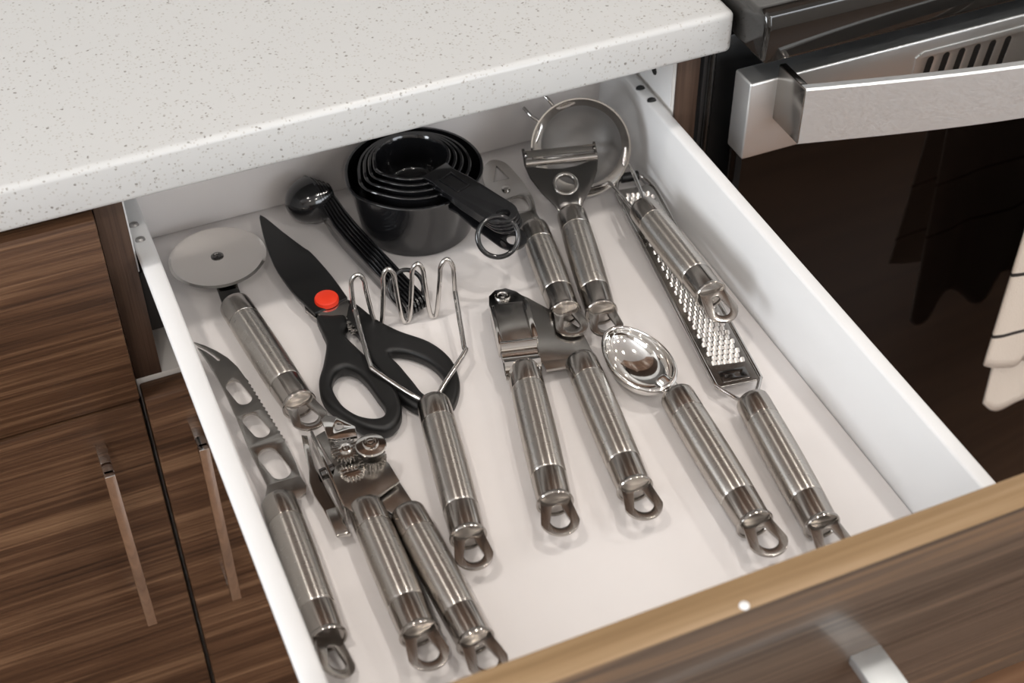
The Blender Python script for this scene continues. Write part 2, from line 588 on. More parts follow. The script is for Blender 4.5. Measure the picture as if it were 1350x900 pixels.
lc = thing('base_cabinet', (-230, 300, FL), 'closed walnut base cabinet with a drawer front above its door', 'cabinet', )
cb = MB()
cb.box(-420, -404, 21, 600, FL + 100, 113, 0.3).box(-36, -20, 21, 600, FL + 100, 113, 0.3).box(-404, -36, 21, 600, FL + 100, FL + 116).box(-404, -36, 590, 600, FL + 116, 113)
cb.box(-420, -20, 80, 96, FL, FL + 100)
cb.build('carcass', 'walnut_upright', lc)
MB().box(-420, -19.8, 2, 20, -38.5, 106, 1.2).build('drawer_front', 'walnut', lc)
dr = MB().box(-420, -20.6, 2, 20, FL + 105, -41.5, 1.2).build('door', 'walnut', lc)
bar_handle(dr, -51.0, -222, -66)

rc = thing('base_cabinet', (180, 300, FL), 'walnut base cabinet with its top drawer pulled out, beside the black oven', 'cabinet')
cb = MB()
cb.box(-18, -2.0, 22, 600, FL + 100, 113, 0.3).box(362, 378, 22, 600, FL + 100, 113, 0.3).box(-2, 362, 590, 600, FL + 100, 113)
cb.build('carcass', 'white_board', rc)
MB().box(-18.6, -1.6, 20, 22.5, -38, 113, 0.4).build('front_edging', 'walnut_upright', rc)
MB().box(361.6, 378, 20, 22.5, -38, 113, 0.4).build('front_edging', 'walnut_upright', rc)
MB().box(-18.6, 378, 20, 585, -54, -38, 0.5).build('shelf', 'white_board', rc)
MB().box(-18, 378, 80, 96, FL, FL + 100).build('plinth', 'walnut', rc)
d2 = MB().box(-17.4, 377, 2, 20, FL + 105, -41.5, 1.6).build('door', 'walnut', rc)
bar_handle(d2, 9.0, -225, -67)
for sx in (-1.9, 360.4):
    MB().box(sx, sx + 1.5, 24, 500, 43.5 if sx < 0 else 8, 98 if sx < 0 else 58, 0.3).build('drawer_slide', 'white_metal', rc)
MB().box(-1.9, 8.0, 25, 520, -6, 42, 0.6).build('drawer_runner', 'black_matte', rc)
MB().box(353.4, 361.9, 25, 520, -6, 42, 0.6).build('drawer_runner', 'black_matte', rc)
pl = MB().box(360.9, 362.2, 26, 480, 62, 108, 0.2).build('mounting_plate', 'white_metal', rc)
for yy, hh in ((50.0, 77.0), (95.0, 77.0)):
    MB().rev((361.3, yy, hh), (-1, 0, 0), [(0, 3.4), (0.8, 3.2), (0.8, 0)], 16).build('screw_hole', 'black_matte', pl)

# ------------------------------------------------------------------ the open drawer
YF, YB = -362.3, 107.3      # inner faces of front and back
dw = thing('drawer', (180, -130, -16), 'open white kitchen drawer with a walnut front, full of steel utensils', 'drawer')
MB().box(15.0, 347.7, YF, YB + 1, -16, 0, 0.2).build('bottom_panel', 'white_laminate', dw)
MB().box(10, 351, YB, YB + 14, 0.2, 92, 0.6).build('back_panel', 'white_laminate', dw)
MB().prism([(0.6, 56.8), (0, 57.6), (0, 58.6), (0.6, 60.0), (1.8, 60.6), (9.8, 60.6), (11.2, 60.0), (11.8, 58.6), (13.4, 30), (14.2, 0), (14.2, -14), (12.4, -14), (12.4, 0), (11.4, 30), (10.0, 56.8)], YF, YB + 14).build('side_panel', 'white_metal', dw, sharp=50)
MB().prism([(359.4, 56.8), (360, 57.6), (360, 58.6), (359.4, 60.0), (358.2, 60.6), (352.6, 60.6), (351.4, 60.1), (350.8, 58.6), (349.2, 28), (348.4, 0), (348.4, -14), (350.2, -14), (350.2, 0), (351.0, 28), (352.6, 56.8)], YF, YB + 14).build('side_panel', 'white_metal', dw, sharp=50)
for k, (tx, ty) in enumerate(((4.4, 48.0), (4.8, 32.5), (354.6, 56.5), (354.9, 40.5))):
    MB().rev((tx, ty, 60.0), (0, 0.35, 1), [(0, 3.4), (1.6, 2.6), (2.2, 1.4), (2.3, 0)], 14).build('clip', 'grey_clip' if k < 2 else 'black_matte', dw)
fr = MB().box(-17, 377, YF - 17.3, YF, -38.5, 106.6, 0.8, 2).build('drawer_front', 'walnut_gloss', dw)
MB().box(-17, 377, YF - 16.9, YF - 0.2, 106.2, 107.4, 0.4).build('top_edging', 'walnut_edge', fr)
MB().rev((182.5, YF - 14.8, 107.3), (0, 0, 1), [(0, 2.4), (0.7, 2.2), (1.1, 1.2), (1.2, 0)], 16).build('white_dot', 'white_metal', fr)  # small raised white disc on the top edging
hm = MB()
for hx in (104.5, 255.5):
    hm.box(hx - 8.5, hx + 8.5, YF - 17.3 - 34, YF - 17.0, 30, 36.5, 0.8)
hm.box(96, 264, YF - 17.3 - 40, YF - 17.3 - 32, 30, 36.5, 0.8)
hm.build('handle', 'bar_steel', fr)

# ------------------------------------------------------------------ utensil handles
def handle(root, p0, p1, r=10.0, roll=0.0, mid='turned_steel', loop_tilt=0.0):
    """round steel grip: polished ferrule, brushed middle, polished end band with rim, flat hanging loop"""
    p0, p1 = Vector(p0), Vector(p1)
    lift = max(0.0, r * 1.05 - min(p0.z, p1.z))
    p0.z += lift; p1.z += lift
    d = (p1 - p0); L = d.length; d.normalize()
    MB().rev(p0, d, [(0, 0), (0, 0.80 * r), (0.5, 0.90 * r), (1.6, 0.965 * r), (4, 0.99 * r), (16.6, 1.0 * r), (17.2, 0.985 * r), (17.5, 0.94 * r)]).build('ferrule', 'turned_polish', root, 30, axis=(p0, d))
    g = [(17.4, 0.94 * r), (17.8, 0.985 * r)]
    for k in range(9):
        t = k / 8
        g.append((19 + (L - 40.5) * t, r * (1.0 + 0.035 * math.sin(math.pi * t))))
    g += [(L - 20.9, 0.985 * r), (L - 20.5, 0.94 * r)]
    MB().rev(p0, d, g).build('grip', mid, root, 40, axis=(p0, d))
    MB().rev(p0, d, [(L - 20.6, 0.94 * r), (L - 20.2, 0.985 * r), (L - 19.4, 1.0 * r), (L - 5, 0.95 * r), (L - 3.2, 0.94 * r), (L - 2.6, 0.98 * r), (L - 2.0, 1.02 * r), (L - 0.8, 1.035 * r), (L - 0.1, 0.99 * r), (L - 0.3, 0.90 * r), (L - 1.2, 0.87 * r)]).build('end_band', 'turned_polish', root, 30, axis=(p0, d))
    MB().rev(p0, d, [(L - 3.0, 0.86 * r), (L - 1.1, 0.88 * r), (L - 0.9, 0.5 * r), (L - 0.9, 0)], 28).build('end_cap', 'loop_steel', root, 30)
    up = Vector((0, 0, 1)); side = d.cross(up).normalized()
    side = Matrix.Rotation(math.radians(roll), 3, d) @ side
    dd = Matrix.Rotation(math.radians(loop_tilt), 3, side) @ d
    k = r / 10.0
    out = [(-3, -8.2 * k), (2.0, -8.4 * k)] + arc(13.2, 0, 10.5 * k, -82, 82, 18) + [(2.0, 8.4 * k), (-3, 8.2 * k)]
    hole = [(4.6, -2.6 * k), (4.0, -1.6 * k), (4.0, 1.6 * k), (4.6, 2.6 * k)] + arc(13.6, 0, 5.5 * k, 80, -80, 16)
    MB().plate(out, [hole], 1.8, 0.18, frame(p1 + (up - d * d.z).normalized() * (0.28 * r if abs(roll) < 1 else 0), dd, side)).build('hanging_loop', 'loop_steel', root, 30)
    return d

U_GROUP = 'steel handled utensils laid out in the drawer'
def utensil(name, base, label, cat):
    return thing(name, (base[0], base[1], 0), label, cat, U_GROUP)

# cheese knife
t = utensil('cheese_knife', (27, -150), 'steel cheese knife with three oval holes and forked tip along drawer wall', 'knife')
handle(t, (28.9, -155.6, 10.2), (25.5, -254.3, 10.2), 10, roll=-35)
blade = [(18.1, -14.0), (23.5, -19.8), (29.0, -27.5), (33.5, -36.0), (36.8, -46.0), (38.6, -57.0)]
for k in range(16):      # scalloped cutting edge
    y = -60.0 - k * 3.6
    x = 39.0 + 6.2 * (k / 15.0)
    blade += [(x + 0.55, y), (x - 0.35, y - 1.8)]
blade += [(45.6, -122), (45.9, -134), (45.4, -144), (46.3, -152), (44.5, -157), (38.2, -159.5), (30, -158.0), (22.9, -155.0), (23.4, -150), (26.2, -143.5), (25.6, -131.8), (24.5, -111.9), (24.6, -86.0), (23.9, -62.7), (22.3, -42.6), (20.8, -31.0), (19.6, -24.0), (18.9, -19.6), (22.8, -25.6), (25.4, -31.0), (27.3, -36.0), (28.3, -36.4), (28.7, -35.2), (26.6, -29.6), (23.4, -23.2), (19.6, -17.4)]
MB().plate(blade, [stadium((30.2, -60.5), (33.0, -73.5), 4.6), stadium((32.0, -91.0), (35.0, -102.5), 4.9), stadium((33.2, -122.0), (36.3, -136.5), 5.6)], 1.8, 0.25, FLAT(10.2)).build('blade', 'satin', t, 30)

# pizza cutter
t = utensil('pizza_cutter', (55, 0), 'round bladed pizza cutter lying in the back corner beside the scissors', 'pizza cutter')
pd = handle(t, (50.0, 9.6, 10.4), (61.3, -91.6, 10.4), 10.2)
MB().rev((51.8, 55.1, 13.4), (0.0, 0.02, 1), [(-0.6, 0), (-0.6, 28.5), (0, 31.4), (0.6, 29.5), (0.6, 0)], 64).build('wheel', 'wheel_steel', t, 8)
MB().plate([(43.2, 52), (60.0, 50.5), (56.6, 24), (55.6, 7.5), (42.8, 8.8), (43.6, 26)], (), 2.4, 0.3, FLAT(11.2)).build('fork', 'dark_steel', t)
MB().rev((51.8, 55.1, 13.6), (0.0, 0.02, 1), [(0, 4.2), (0.6, 4.2), (1.2, 3.4), (1.3, 2.4), (0.8, 2.0), (0.9, 1.0), (1.4, 0.0)], 24).build('axle', 'dark_steel', t)

# scissors
t = utensil('kitchen_scissors', (105, -20), 'black kitchen scissors with a round red pivot cap', 'scissors')
t['group'] = 'cutting tools'
del t['group']
bl = catmull([(89.7, 89.5), (93.0, 83.0), (98.8, 65.4), (106.0, 46.0), (109.5, 37.1), (114.2, 12.1), (116.9, -12.5)], 4, False)
bl2 = [(116.6, -13.6), (106, -16.8), (93.6, -19.4)]
bl3 = catmull([(93.3, -18.8), (88.6, -1.0), (85.9, 12.0), (83.7, 35.5), (85.3, 63.6), (88.5, 86.5)], 4, False)
MB().plate([tuple(p)[:2] for p in bl] + bl2 + [tuple(p)[:2] for p in bl3], (), 3.2, 0.9, FLAT(10.0), 2).build('blade_cover', 'black_coated', t, 30)
MB().plate([(93.2, -13), (117.0, -9), (116.0, -19), (111, -29), (98, -27)], (), 1.6, 0.2, FLAT(9.6)).build('pivot_plate', 'polished', t)
MB().plate([(96, 40), (101, 36), (108, 0), (113, -24), (95, -24), (90, -10)], (), 2.4, 0.2, FLAT(6.6)).build('blade', 'satin', t)
lo = catmull([(94.0, -21.5), (103, -24.6), (110.0, -27.5), (109.6, -34.8), (104.6, -43.3), (107.9, -58.0), (112.6, -75.2), (117.2, -94.8), (115.4, -115.6), (109.3, -126.4), (100.3, -130.0), (90.3, -123.6), (82.0, -110.5), (75.4, -93.4), (77.3, -77.4), (84.7, -63.3), (92.0, -46.2), (92.9, -33.1)])
li = catmull([(83.4, -84.5), (88.2, -74.5), (94.8, -71.9), (100.0, -76.6), (103.3, -87.0), (105.0, -100.5), (106.2, -112.0), (103.2, -118.4), (97.1, -118.0), (89.4, -111.6), (84.0, -99.6)])
ro = catmull([(116.8, -11.0), (122.1, -19.5), (127.5, -34.5), (137.2, -51.1), (151.0, -68.0), (157.4, -86.2), (156.0, -104.1), (150.6, -116.5), (142.2, -125.6), (132.7, -125.7), (123.8, -118.2), (117.1, -104.5), (113.7, -80.9), (111.6, -62.2), (113.2, -43.6), (108.6, -29.8), (108.0, -18.0)])
ri = catmull([(124.8, -67.5), (135.0, -72.2), (144.0, -84.0), (147.4, -98.0), (144.2, -108.4), (137.8, -112.7), (132.0, -108.5), (129.6, -95.0), (127.2, -80.3)])
MB().plate([tuple(p)[:2] for p in lo], [[tuple(p)[:2] for p in li]], 10.5, 3.4, FLAT(7.2), 4).build('handle', 'black_rubber', t, 50)
MB().plate([tuple(p)[:2] for p in ro], [[tuple(p)[:2] for p in ri]], 9.0, 3.2, FLAT(4.8), 4).build('handle', 'black_rubber', t, 50)
cap = MB().rev((104.0, -10.8, 10.8), (0, 0, 1), [(0, 7.7), (2.0, 7.7), (3.0, 7.2), (3.5, 6.0), (3.7, 0)], 40).build('pivot_cap', 'red_plastic', t, 40)
cap['label'] = 'round red plastic pivot cap'
for k in range(4):
    MB().box(106.6 + k * 0.7, 111.0 + k * 0.7, -31.5 - k * 4.2, -29.0 - k * 4.2, 8.6, 10.8, 0.6).build('gripper_tooth', 'polished', t)

# potato masher
t = utensil('potato_masher', (125, -150), 'potato masher with zigzag wire head propped over the scissors', 'masher')
handle(t, (133.5, -119.5, 10.4), (114.6, -221.6, 10.2), 10.0)
zig = [(114.8, -34.9, 17), (114.3, -34.8, 34), (114.9, -34.9, 43), (118.7, -35.5, 47.2), (122.2, -36.0, 42), (123.0, -36.1, 32), (126.0, -36.5, 8), (128.6, -36.9, 2.4), (131.0, -37.2, 7), (133.4, -37.6, 32), (134.2, -37.7, 43), (137.3, -38.1, 47.4), (140.4, -38.6, 42.5), (141.2, -38.7, 32), (143.4, -39.0, 7), (146.0, -39.4, 2.2), (148.6, -39.8, 7), (151.0, -40.1, 32), (152.0, -40.2, 43), (155.4, -40.8, 47.3), (158.3, -41.2, 42), (159.0, -41.3, 32), (161.0, -41.6, 7), (163.3, -41.9, 2.2), (165.7, -42.3, 7), (168.4, -42.7, 32), (169.4, -42.8, 42), (173.3, -43.4, 46.8), (176.7, -43.9, 41), (177.3, -44.0, 32), (177.5, -44.0, 18)]
MB().tube(catmull(zig, 5, False), 1.5, 10).build('mashing_wire', 'wire', t, 60)
MB().tube(catmull([(128.6, -117, 11), (122, -108, 12.5), (110.0, -86, 15.0), (108.9, -80, 15.6), (112.0, -56, 17.5), (114.8, -35.5, 20)], 5, False), 1.6, 10).build('side_wire', 'wire', t, 60)
MB().tube(catmull([(136.5, -118, 11), (144, -110, 12.0), (164.8, -91.0, 13.5), (166.4, -86, 13.8), (172, -65, 16.5), (177.4, -44.4, 20)], 5, False), 1.6, 10).build('side_wire', 'wire', t, 60)

# measuring cups, nested, and their ring
CUP_E = Vector((0.37, -0.929, 0)).normalized()
CUP_C = Vector((188, 53, 0))
cup_data = [(45.5, 46.3, 46.0, 'largest black measuring cup, holding the smaller nested ones', 0.0),
            (37.2, 48.6, 40.0, 'second largest black measuring cup in the nested stack', -0.3),
            (32.8, 50.8, 36.0, 'middle sized black measuring cup of the nested stack', 0.2),
            (29.0, 52.8, 32.0, 'second smallest black measuring cup in the nested stack', 0.5),
            (25.4, 54.8, 27.0, 'smallest black measuring cup on top of the nested stack', 0.9)]
for i, (r, rim, hh, lab, sh) in enumerate(cup_data):
    c = CUP_C + Vector((-sh, sh, 0))
    t = thing('measuring_cup', (c.x, c.y, rim - hh), lab, 'measuring cup', 'nested black measuring cups')
    def spout(a, tt, rr, hh=hh, r=r):
        # a shallow pouring lip on the left of the rim
        k = max(0, (tt / hh)) ** 4
        g = math.exp(-((((a - math.radians(104)) + math.pi) % (2 * math.pi) - math.pi) / 0.30) ** 2)
        return 1 + (0.055 if r > 40 else 0.10) * k * g
    rb = r * 0.83
    prof = [(0, 0), (0, rb - 2), (0.8, rb - 0.4), (2.5, rb)]
    prof += [(hh * q, rb + (r - 1.6 - rb) * q) for q in (0.3, 0.6, 0.85)]
    prof += [(hh - 1.6, r - 1.4), (hh - 1.3, r - 0.2), (hh - 0.6, r), (hh, r - 0.5), (hh, r - 2.0), (hh - 1.2, r - 2.6)]
    prof += [(hh * q, rb + (r - 1.6 - rb) * q - 1.4) for q in (0.85, 0.6, 0.3)] + [(3.2, rb - 2), (1.6, rb - 4), (1.4, 0)]
    MB().rev((c.x, c.y, rim - hh), (0, 0, 1), prof, 56, spout).build('bowl', 'black_gloss', t, 50)
    e = CUP_E if i else Vector((0.40, -0.916, 0)).normalized()
    s0, s1 = r - 1.8, (93.0 + (4 - i) * 0.7 if i else 98.0)
    w = 11.2 - 0.2 * (4 - i) if i else 10.6
    if i == 0:
        f = frame((c.x, c.y, rim - 1.6), (e.x, e.y, -0.12), (-e.y, e.x, 0))
    else:
        f = frame((c.x, c.y, rim - 0.35), (e.x, e.y, -0.008), (-e.y, e.x, 0))
    out = [(s0 - 2, -w + 0.4), (s0 + 5, -w + 1.6), (s0 + 20, -w)] + arc(s1 - w, 0, w, -90, 90, 14) + [(s0 + 20, w), (s0 + 5, w - 1.6), (s0 - 2, w - 0.4)]
    MB().plate(out, [arc(s1 - 8.2, 0, 4.4, 0, 337.5, 15)], 1.7, 0.45, f).build('handle', 'black_gloss', t, 40)
    if i == 4:   # embossed size panel on the uppermost handle
        MB().plate([(s0 + 8, -5.5), (s0 + 26, -5.5), (s0 + 26, 5.5), (s0 + 8, 5.5)], [[(s0 + 9, -4.6), (s0 + 25, -4.6), (s0 + 25, 4.6), (s0 + 9, 4.6)]], 0.6, 0.1, f @ Matrix.Translation((0, 0, 1.2))).build('embossed_panel', 'black_gloss', t)
rg = MB()
rf = frame((211.0, -34.0, 45.0), (0.80, -0.30, -0.10), (0.1, 0.55, 0.78))
rg.tube([rf @ Vector((12.6 * math.cos(a), 12.6 * math.sin(a), 0)) for a in [2 * math.pi * k / 40 for k in range(40)]], 1.7, 10, True)
tag(rg.build('binding_ring', 'black_gloss', base=(211, -34, 33), sharp=80), 'black plastic ring through the measuring cup handles', 'ring')

# measuring spoons standing on edge
SP_D = Vector((0.185, -0.983, 0)).normalized()
SP_N = Vector((0.983, 0.185, 0))
spoon_labels = ['largest black measuring spoon, its round bowl outermost in the bunch', 'second black measuring spoon of the bunch, nested in the largest',
                'third black measuring spoon of the bunch, counted from the largest', 'fourth black measuring spoon of the bunch, counted from the largest',
                'fifth black measuring spoon of the bunch, counted from the largest',
                'smallest black measuring spoon, innermost in the bunch beside the cups']
for i in range(6):
    r = 16.0 - 2.0 * i
    c = Vector((125.5, 84.0, 17.2)) + SP_N * (2.6 * i)
    t = thing('measuring_spoon', (c.x, c.y - 40, 0), spoon_labels[i], 'measuring spoon', 'black measuring spoons on a ring')
    prof = [(-1.2 * r * math.cos(math.radians(a)), r * math.sin(math.radians(a))) for a in range(0, 91, 10)]
    prof += [(0.3, r + 0.5), (0.6, r - 0.4)]
    prof += [(-1.2 * (r - 1.1) * math.cos(math.radians(a)), (r - 1.1) * math.sin(math.radians(a))) for a in range(90, -1, -10)]
    MB().rev(c, SP_N, prof, 36).build('bowl', 'black_gloss', t, 50)
    L = 126.0 - i * 0.5
    hz = 7.2
    f = frame((c.x, c.y, 0), SP_D, (0, 0, 1))
    out = [(r - 1.2, 21.0 - i * 0.5), (r + 14, 14.5), (r + 30, 13.0)] + arc(L - 5.6, hz, 5.6, 90, -90, 10) + [(r + 26, 1.6), (r + 10, 3.4), (r - 2.5, 9.0)]
    MB().plate(out, [arc(L - 6.5, hz, 2.8, 0, 330, 11)], 1.7, 0.4, f).build('handle', 'black_gloss', t, 40)
rg = MB()
e = Vector((125.5, 86.0, 0)) + SP_D * 119.0 + SP_N * 6.5
rf = frame((e.x - 1.0, e.y + 6.5, 14.5), (0.983, 0.185, 0.0), (-0.10, 0.62, 0.75))
rg.tube([rf @ Vector((11.4 * math.cos(a), 11.4 * math.sin(a), 0)) for a in [2 * math.pi * k / 40 for k in range(40)]], 1.5, 10, True)
tag(rg.build('binding_ring', 'black_gloss', base=(e.x, e.y, 2), sharp=80), 'black plastic ring holding the measuring spoons behind the masher', 'ring')

# bottle opener, half hidden by the cups and the peeler
t = utensil('bottle_opener', (250, 20), 'steel bottle opener with a triangular hole, half under the black cup handles', 'bottle opener')
handle(t, (252.2, 4.1, 10.0), (236.5, -80.9, 10.0), 9.8)
ol = catmull([(247.5, 6.0), (246.5, 18), (241.5, 30), (239.5, 45), (240.5, 62), (246.0, 77), (255.0, 84), (262.5, 78), (265.0, 62), (265.5, 45), (264.0, 30), (260.5, 18), (258.5, 5.0)], 5)
MB().plate([tuple(p)[:2] for p in ol], [[(255.9, 76.5), (247.0, 60.4), (258.6, 59.6)], [tuple(p)[:2] for p in catmull([(248.2, 33), (249.5, 25), (254.0, 22.5), (258.0, 25), (259.2, 33), (256.5, 38.5), (251.0, 38.5)], 4)]], 2.0, 0.3, FLAT(10.0)).build('opener_plate', 'satin', t, 30)
MB().rev((251.5, 49.0, 10.8), (0, 0, 1), [(0, 3.2), (1.6, 2.8), (2.3, 1.6), (2.4, 0)], 20).build('rivet', 'polished', t)

# Y peeler
t = utensil('vegetable_peeler', (270, -40), 'wide Y shaped vegetable peeler leaning in front of the strainer', 'peeler')
handle(t, (280.0, 5.5, 12.4), (256.8, -89.7, 10.2), 10.0)
PU = Vector((0.237, 0.971, 0.50)).normalized()
PV = Vector((0.971, -0.237, 0))
PO = Vector((280.0, 5.5, 11.6))
pf = frame(PO, PU, -PV)        # +v to the left
def pk(a, b): return (a, -b)
yo = [pk(-4, 7), pk(2, 7.2), pk(8, 10), pk(18, 17), pk(30, 23), pk(40, 25.4), pk(52, 25.4), pk(52, 23.6), pk(41.5, 23.4), pk(37.5, 18), pk(35.0, 9), pk(34.2, 0), pk(35.0, -9), pk(37.5, -18), pk(41.5, -23.4), pk(52, -23.6), pk(52, -25.4), pk(40, -25.4), pk(30, -23), pk(18, -17), pk(8, -10), pk(2, -7.2), pk(-4, -7)]
MB().plate(yo, [arc(22.5, 0, 6.2, 0, 345, 23)], 2.2, 0.5, pf).build('head', 'dark_steel', t, 35)
MB().rev(pf @ Vector((22.5, 0, 0.9)), pf.to_3x3() @ Vector((0, 0, 1)), [(0, 6.2), (0.9, 6.6), (1.3, 7.6), (0.9, 8.6), (0, 9.0)], 30).build('hole_rim', 'satin', t, 60)
MB().tube([pf @ Vector((40.6, -24.5, 0.8)), pf @ Vector((40.6, 24.5, 0.8))], 2.7, 14).build('blade', 'polished', t, 40)
MB().plate([(44.6, -24.6), (49.6, -24.6), (49.6, 24.6), (44.6, 24.6)], (), 1.2, 0.2, pf @ Matrix.Translation((0, 0, 1.4))).build('blade_guard', 'satin', t)
for sgn in (-1, 1):
    MB().rev(pf @ Vector((46.5, sgn * 24.4, 0.9)), PV * sgn, [(0, 2.2), (1.6, 2.0), (1.8, 0)], 14).build('blade_pin', 'dark_steel', t)

# garlic press
t = utensil('garlic_press', (200, -130), 'garlic press with two steel handles and a boxy pressing chamber', 'garlic press')
handle(t, (192.4, -116.2, 11.6), (166.6, -218.9, 10.4), 10.2)
handle(t, (227.0, -122.2, 10.4), (211.2, -227.0, 10.4), 10.2)
al = [(195.0, -56.5), (197.5, -50.5), (203.0, -46.8), (210.1, -47.6), (215.0, -53.0), (217.6, -60.0), (209.5, -95.6), (200.0, -121.0), (179.8, -118.3), (182.5, -108.1), (188.9, -80.4)]
MB().plate(al, (), 2.2, 0.4, FLAT(13.0)).build('lower_arm', 'dark_steel', t, 30)
lv = [(206, -47.0), (214.5, -48.6), (221.0, -58.0), (228.8, -73.4), (239.3, -97.1), (236.6, -121.8), (233.5, -126), (219.5, -126), (217.0, -123.9), (205.0, -121.4), (205.4, -114.6), (201.1, -112.5), (196, -98)]
MB().plate(lv, (), 2.2, 0.4, FLAT(9.6)).build('lever_plate', 'satin', t, 30)
ch = MB()
cf = frame((204.0, -66.0, 0), (-0.232, -0.973, 0), (0.973, -0.232, 0))   # u down the arm, v to the right
ch.box(1.5, 37, -10.0, 9.0, 14.0, 21.0, 1.2, 2, cf)
ch.build('chamber', 'satin', t, 30)
MB().box(2.0, 37.0, 8.6, 12.2, 15.0, 22.6, 0.7, 2, cf).build('chamber_flange', 'polished', t, 30)
MB().box(2.5, 37.5, -12.0, -9.6, 9.0, 20.6, 0.7, 2, cf).build('chamber_flange', 'polished', t, 30)
st = MB()
prf = [(35, 20.6), (36.5, 21.8), (39, 22.0), (41, 20.8), (42.5, 17.6), (46, 16.6), (49.5, 17.6), (51, 20.0), (53, 20.4), (55, 18.4), (57, 15.2), (58.5, 12.0)]
prof = prf + [(a, b - 1.4) for a, b in prf[::-1]]
vv, ff = [], []
n = len(prof)
for s_ in (-11.2, 10.4):
    vv += [cf @ Vector((a, s_, b)) for a, b in prof]
for k in range(n):
    ff.append((k, (k + 1) % n, n + (k + 1) % n, n + k))
ff += [tuple(range(n))[::-1], tuple(range(n, 2 * n))]
st.add(vv, ff)
st.build('plunger_strap', 'polished', t, 40, recalc=True)
MB().rev((204.8, -55.0, 14.0), (0, 0, 1), [(0, 5.0), (1.0, 5.0), (1.8, 4.4), (1.9, 3.4), (1.2, 2.8), (1.3, 1.2), (1.8, 0)], 26).build('rivet', 'polished', t, 30)

# ice cream scoop
t = utensil('ice_cream_scoop', (260, -200), 'mirror polished scoop with an egg shaped bowl beside the grater', 'scoop')
handle(t, (265.7, -171.2, 10.4), (259.0, -275.2, 10.2), 10.4)
SC = Vector((256.2, -139.8, 16.0))
vv, ff = [], []
NS, NR = 48, 12
def egg(a):
    x = math.cos(a); y = math.sin(a)
    return (18.6 * x * (1 - 0.10 * y), 30.0 * y)
rows = []
for k in range(NR + 1):             # inner surface from the rim down
    q = k / NR * math.pi / 2
    rows.append((math.cos(q) * 0.90 if k else 0.90, 1.6 - 13.0 * math.sin(q)))
outer = []
for k in range(NR + 1):
    q = (1 - k / NR) * math.pi / 2
    outer.append((math.cos(q) * 0.965, -15.0 * math.sin(q)))
prof = rows[::-1] + [(0.915, 2.2), (0.94, 2.4), (0.975, 1.9), (1.0, 0.8), (0.985, -0.2)] + outer[::-1]
scf = frame(SC, (0.99, 0.12, 0.05), (-0.10, 0.99, 0.02))
for (s_, z) in prof:
    for k in range(NS):
        ex, ey = egg(2 * math.pi * k / NS)
        vv.append(scf @ Vector((ex * max(s_, 0.002), ey * max(s_, 0.002), z)))
for j in range(len(prof) - 1):
    for k in range(NS):
        l = (k + 1) % NS
        ff.append((j * NS + k, j * NS + l, (j + 1) * NS + l, (j + 1) * NS + k))
MB().add(vv, ff).build('bowl', 'mirror', t, 50, recalc=True)
MB().tube(catmull([(265.6, -176, 10.8), (265.2, -168, 11.6), (263.6, -163, 13), (261.5, -158, 14)], 4, False), [6.0] * 4 + [5.6] * 4 + [5.2] * 4 + [4.5], 16, False, 0.7).build('neck', 'mirror', t, 60)

# fine grater
t = utensil('hand_grater', (310, -120), 'long narrow grater with rows of small raised teeth beside drawer wall', 'grater')
handle(t, (304.2, -192.3, 10.4), (291.3, -290.4, 10.2), 10.2)
GD = Vector((0.142, 0.990, 0)).normalized(); GV = Vector((0.990, -0.142, 0))
GO = Vector((305.3, -176.5, 9.4))
gf = frame(GO, GD, GV)              # v to the right, w points down here
GL = 196.0
MB().box(0, GL, -12.6, 12.6, -0.5, 0.5, 0.15, 1, gf).build('grating_plate', 'satin', t)
for sgn in (-1, 1):
    pts = [GO + GV * (sgn * 5.2) + GD * (-13.5) + Vector((0, 0, 1)), GO + GV * (sgn * 7.5) + GD * (-9), GO + GV * (sgn * 13.2) + GD * 0.5, GO + GV * (sgn * 14.0) + GD * 4]
    pts += [GO + GV * (sgn * 14.0) + GD * s_ for s_ in (40, 90, 140, 185)]
    pts += [GO + GV * (sgn * 12.5) + GD * 196 + Vector((0, 0, 0.6)), GO + GV * (sgn * 9.0) + GD * 204 + Vector((0, 0, 1.5)), GO + GV * (sgn * 5) + GD * 206.0 + Vector((0, 0, 2))]
    MB().tube(catmull(pts, 4, False), 1.4, 10).build('frame_wire', 'wire', t, 60)
fo = GO + GD * 206.0 + Vector((0, 0, 2))
MB().tube([fo - GV * 6.4, fo - GV * 6.0, fo + GV * 6.0, fo + GV * 6.4], [3.0, 3.6, 3.6, 3.0], 14).build('rubber_foot', 'black_rubber', t, 40)
tm, sm = MB(), MB()
rows_n = 42
for j in range(rows_n):
    s_ = 17.0 + j * 4.1
    nt_ = 6 if j % 2 == 0 else 5
    for k in range(nt_):
        vx = (k - (nt_ - 1) / 2) * 3.5
        # each tooth: a small arched scoop standing on the plate, open toward the handle
        c0 = s_ - 0.09 * vx
        vv, ff = [], []
        for q in range(5):
            a = math.pi * q / 4
            for (du, hgt) in ((0.0, 0.3), (2.5, 2.0)):
                vv.append(gf @ Vector((c0 + du, vx + 1.72 * math.cos(a), -0.5 - hgt * math.sin(a))))
        for q in range(4):
            ff.append((q * 2, q * 2 + 1, q * 2 + 3, q * 2 + 2))
        tm.add(vv, ff)
        sm.add([gf @ Vector((c0 + 2.3, vx - 1.3, -0.56)), gf @ Vector((c0 + 2.3, vx + 1.3, -0.56)), gf @ Vector((c0 + 3.4, vx + 0.9, -0.56)), gf @ Vector((c0 + 3.4, vx - 0.9, -0.56))], [(0, 1, 2, 3)])
tag(tm.build('tooth_rows', 'tooth_steel', t, 60), kind='stuff')
tag(sm.build('slot_rows', 'black_matte', t), kind='stuff')
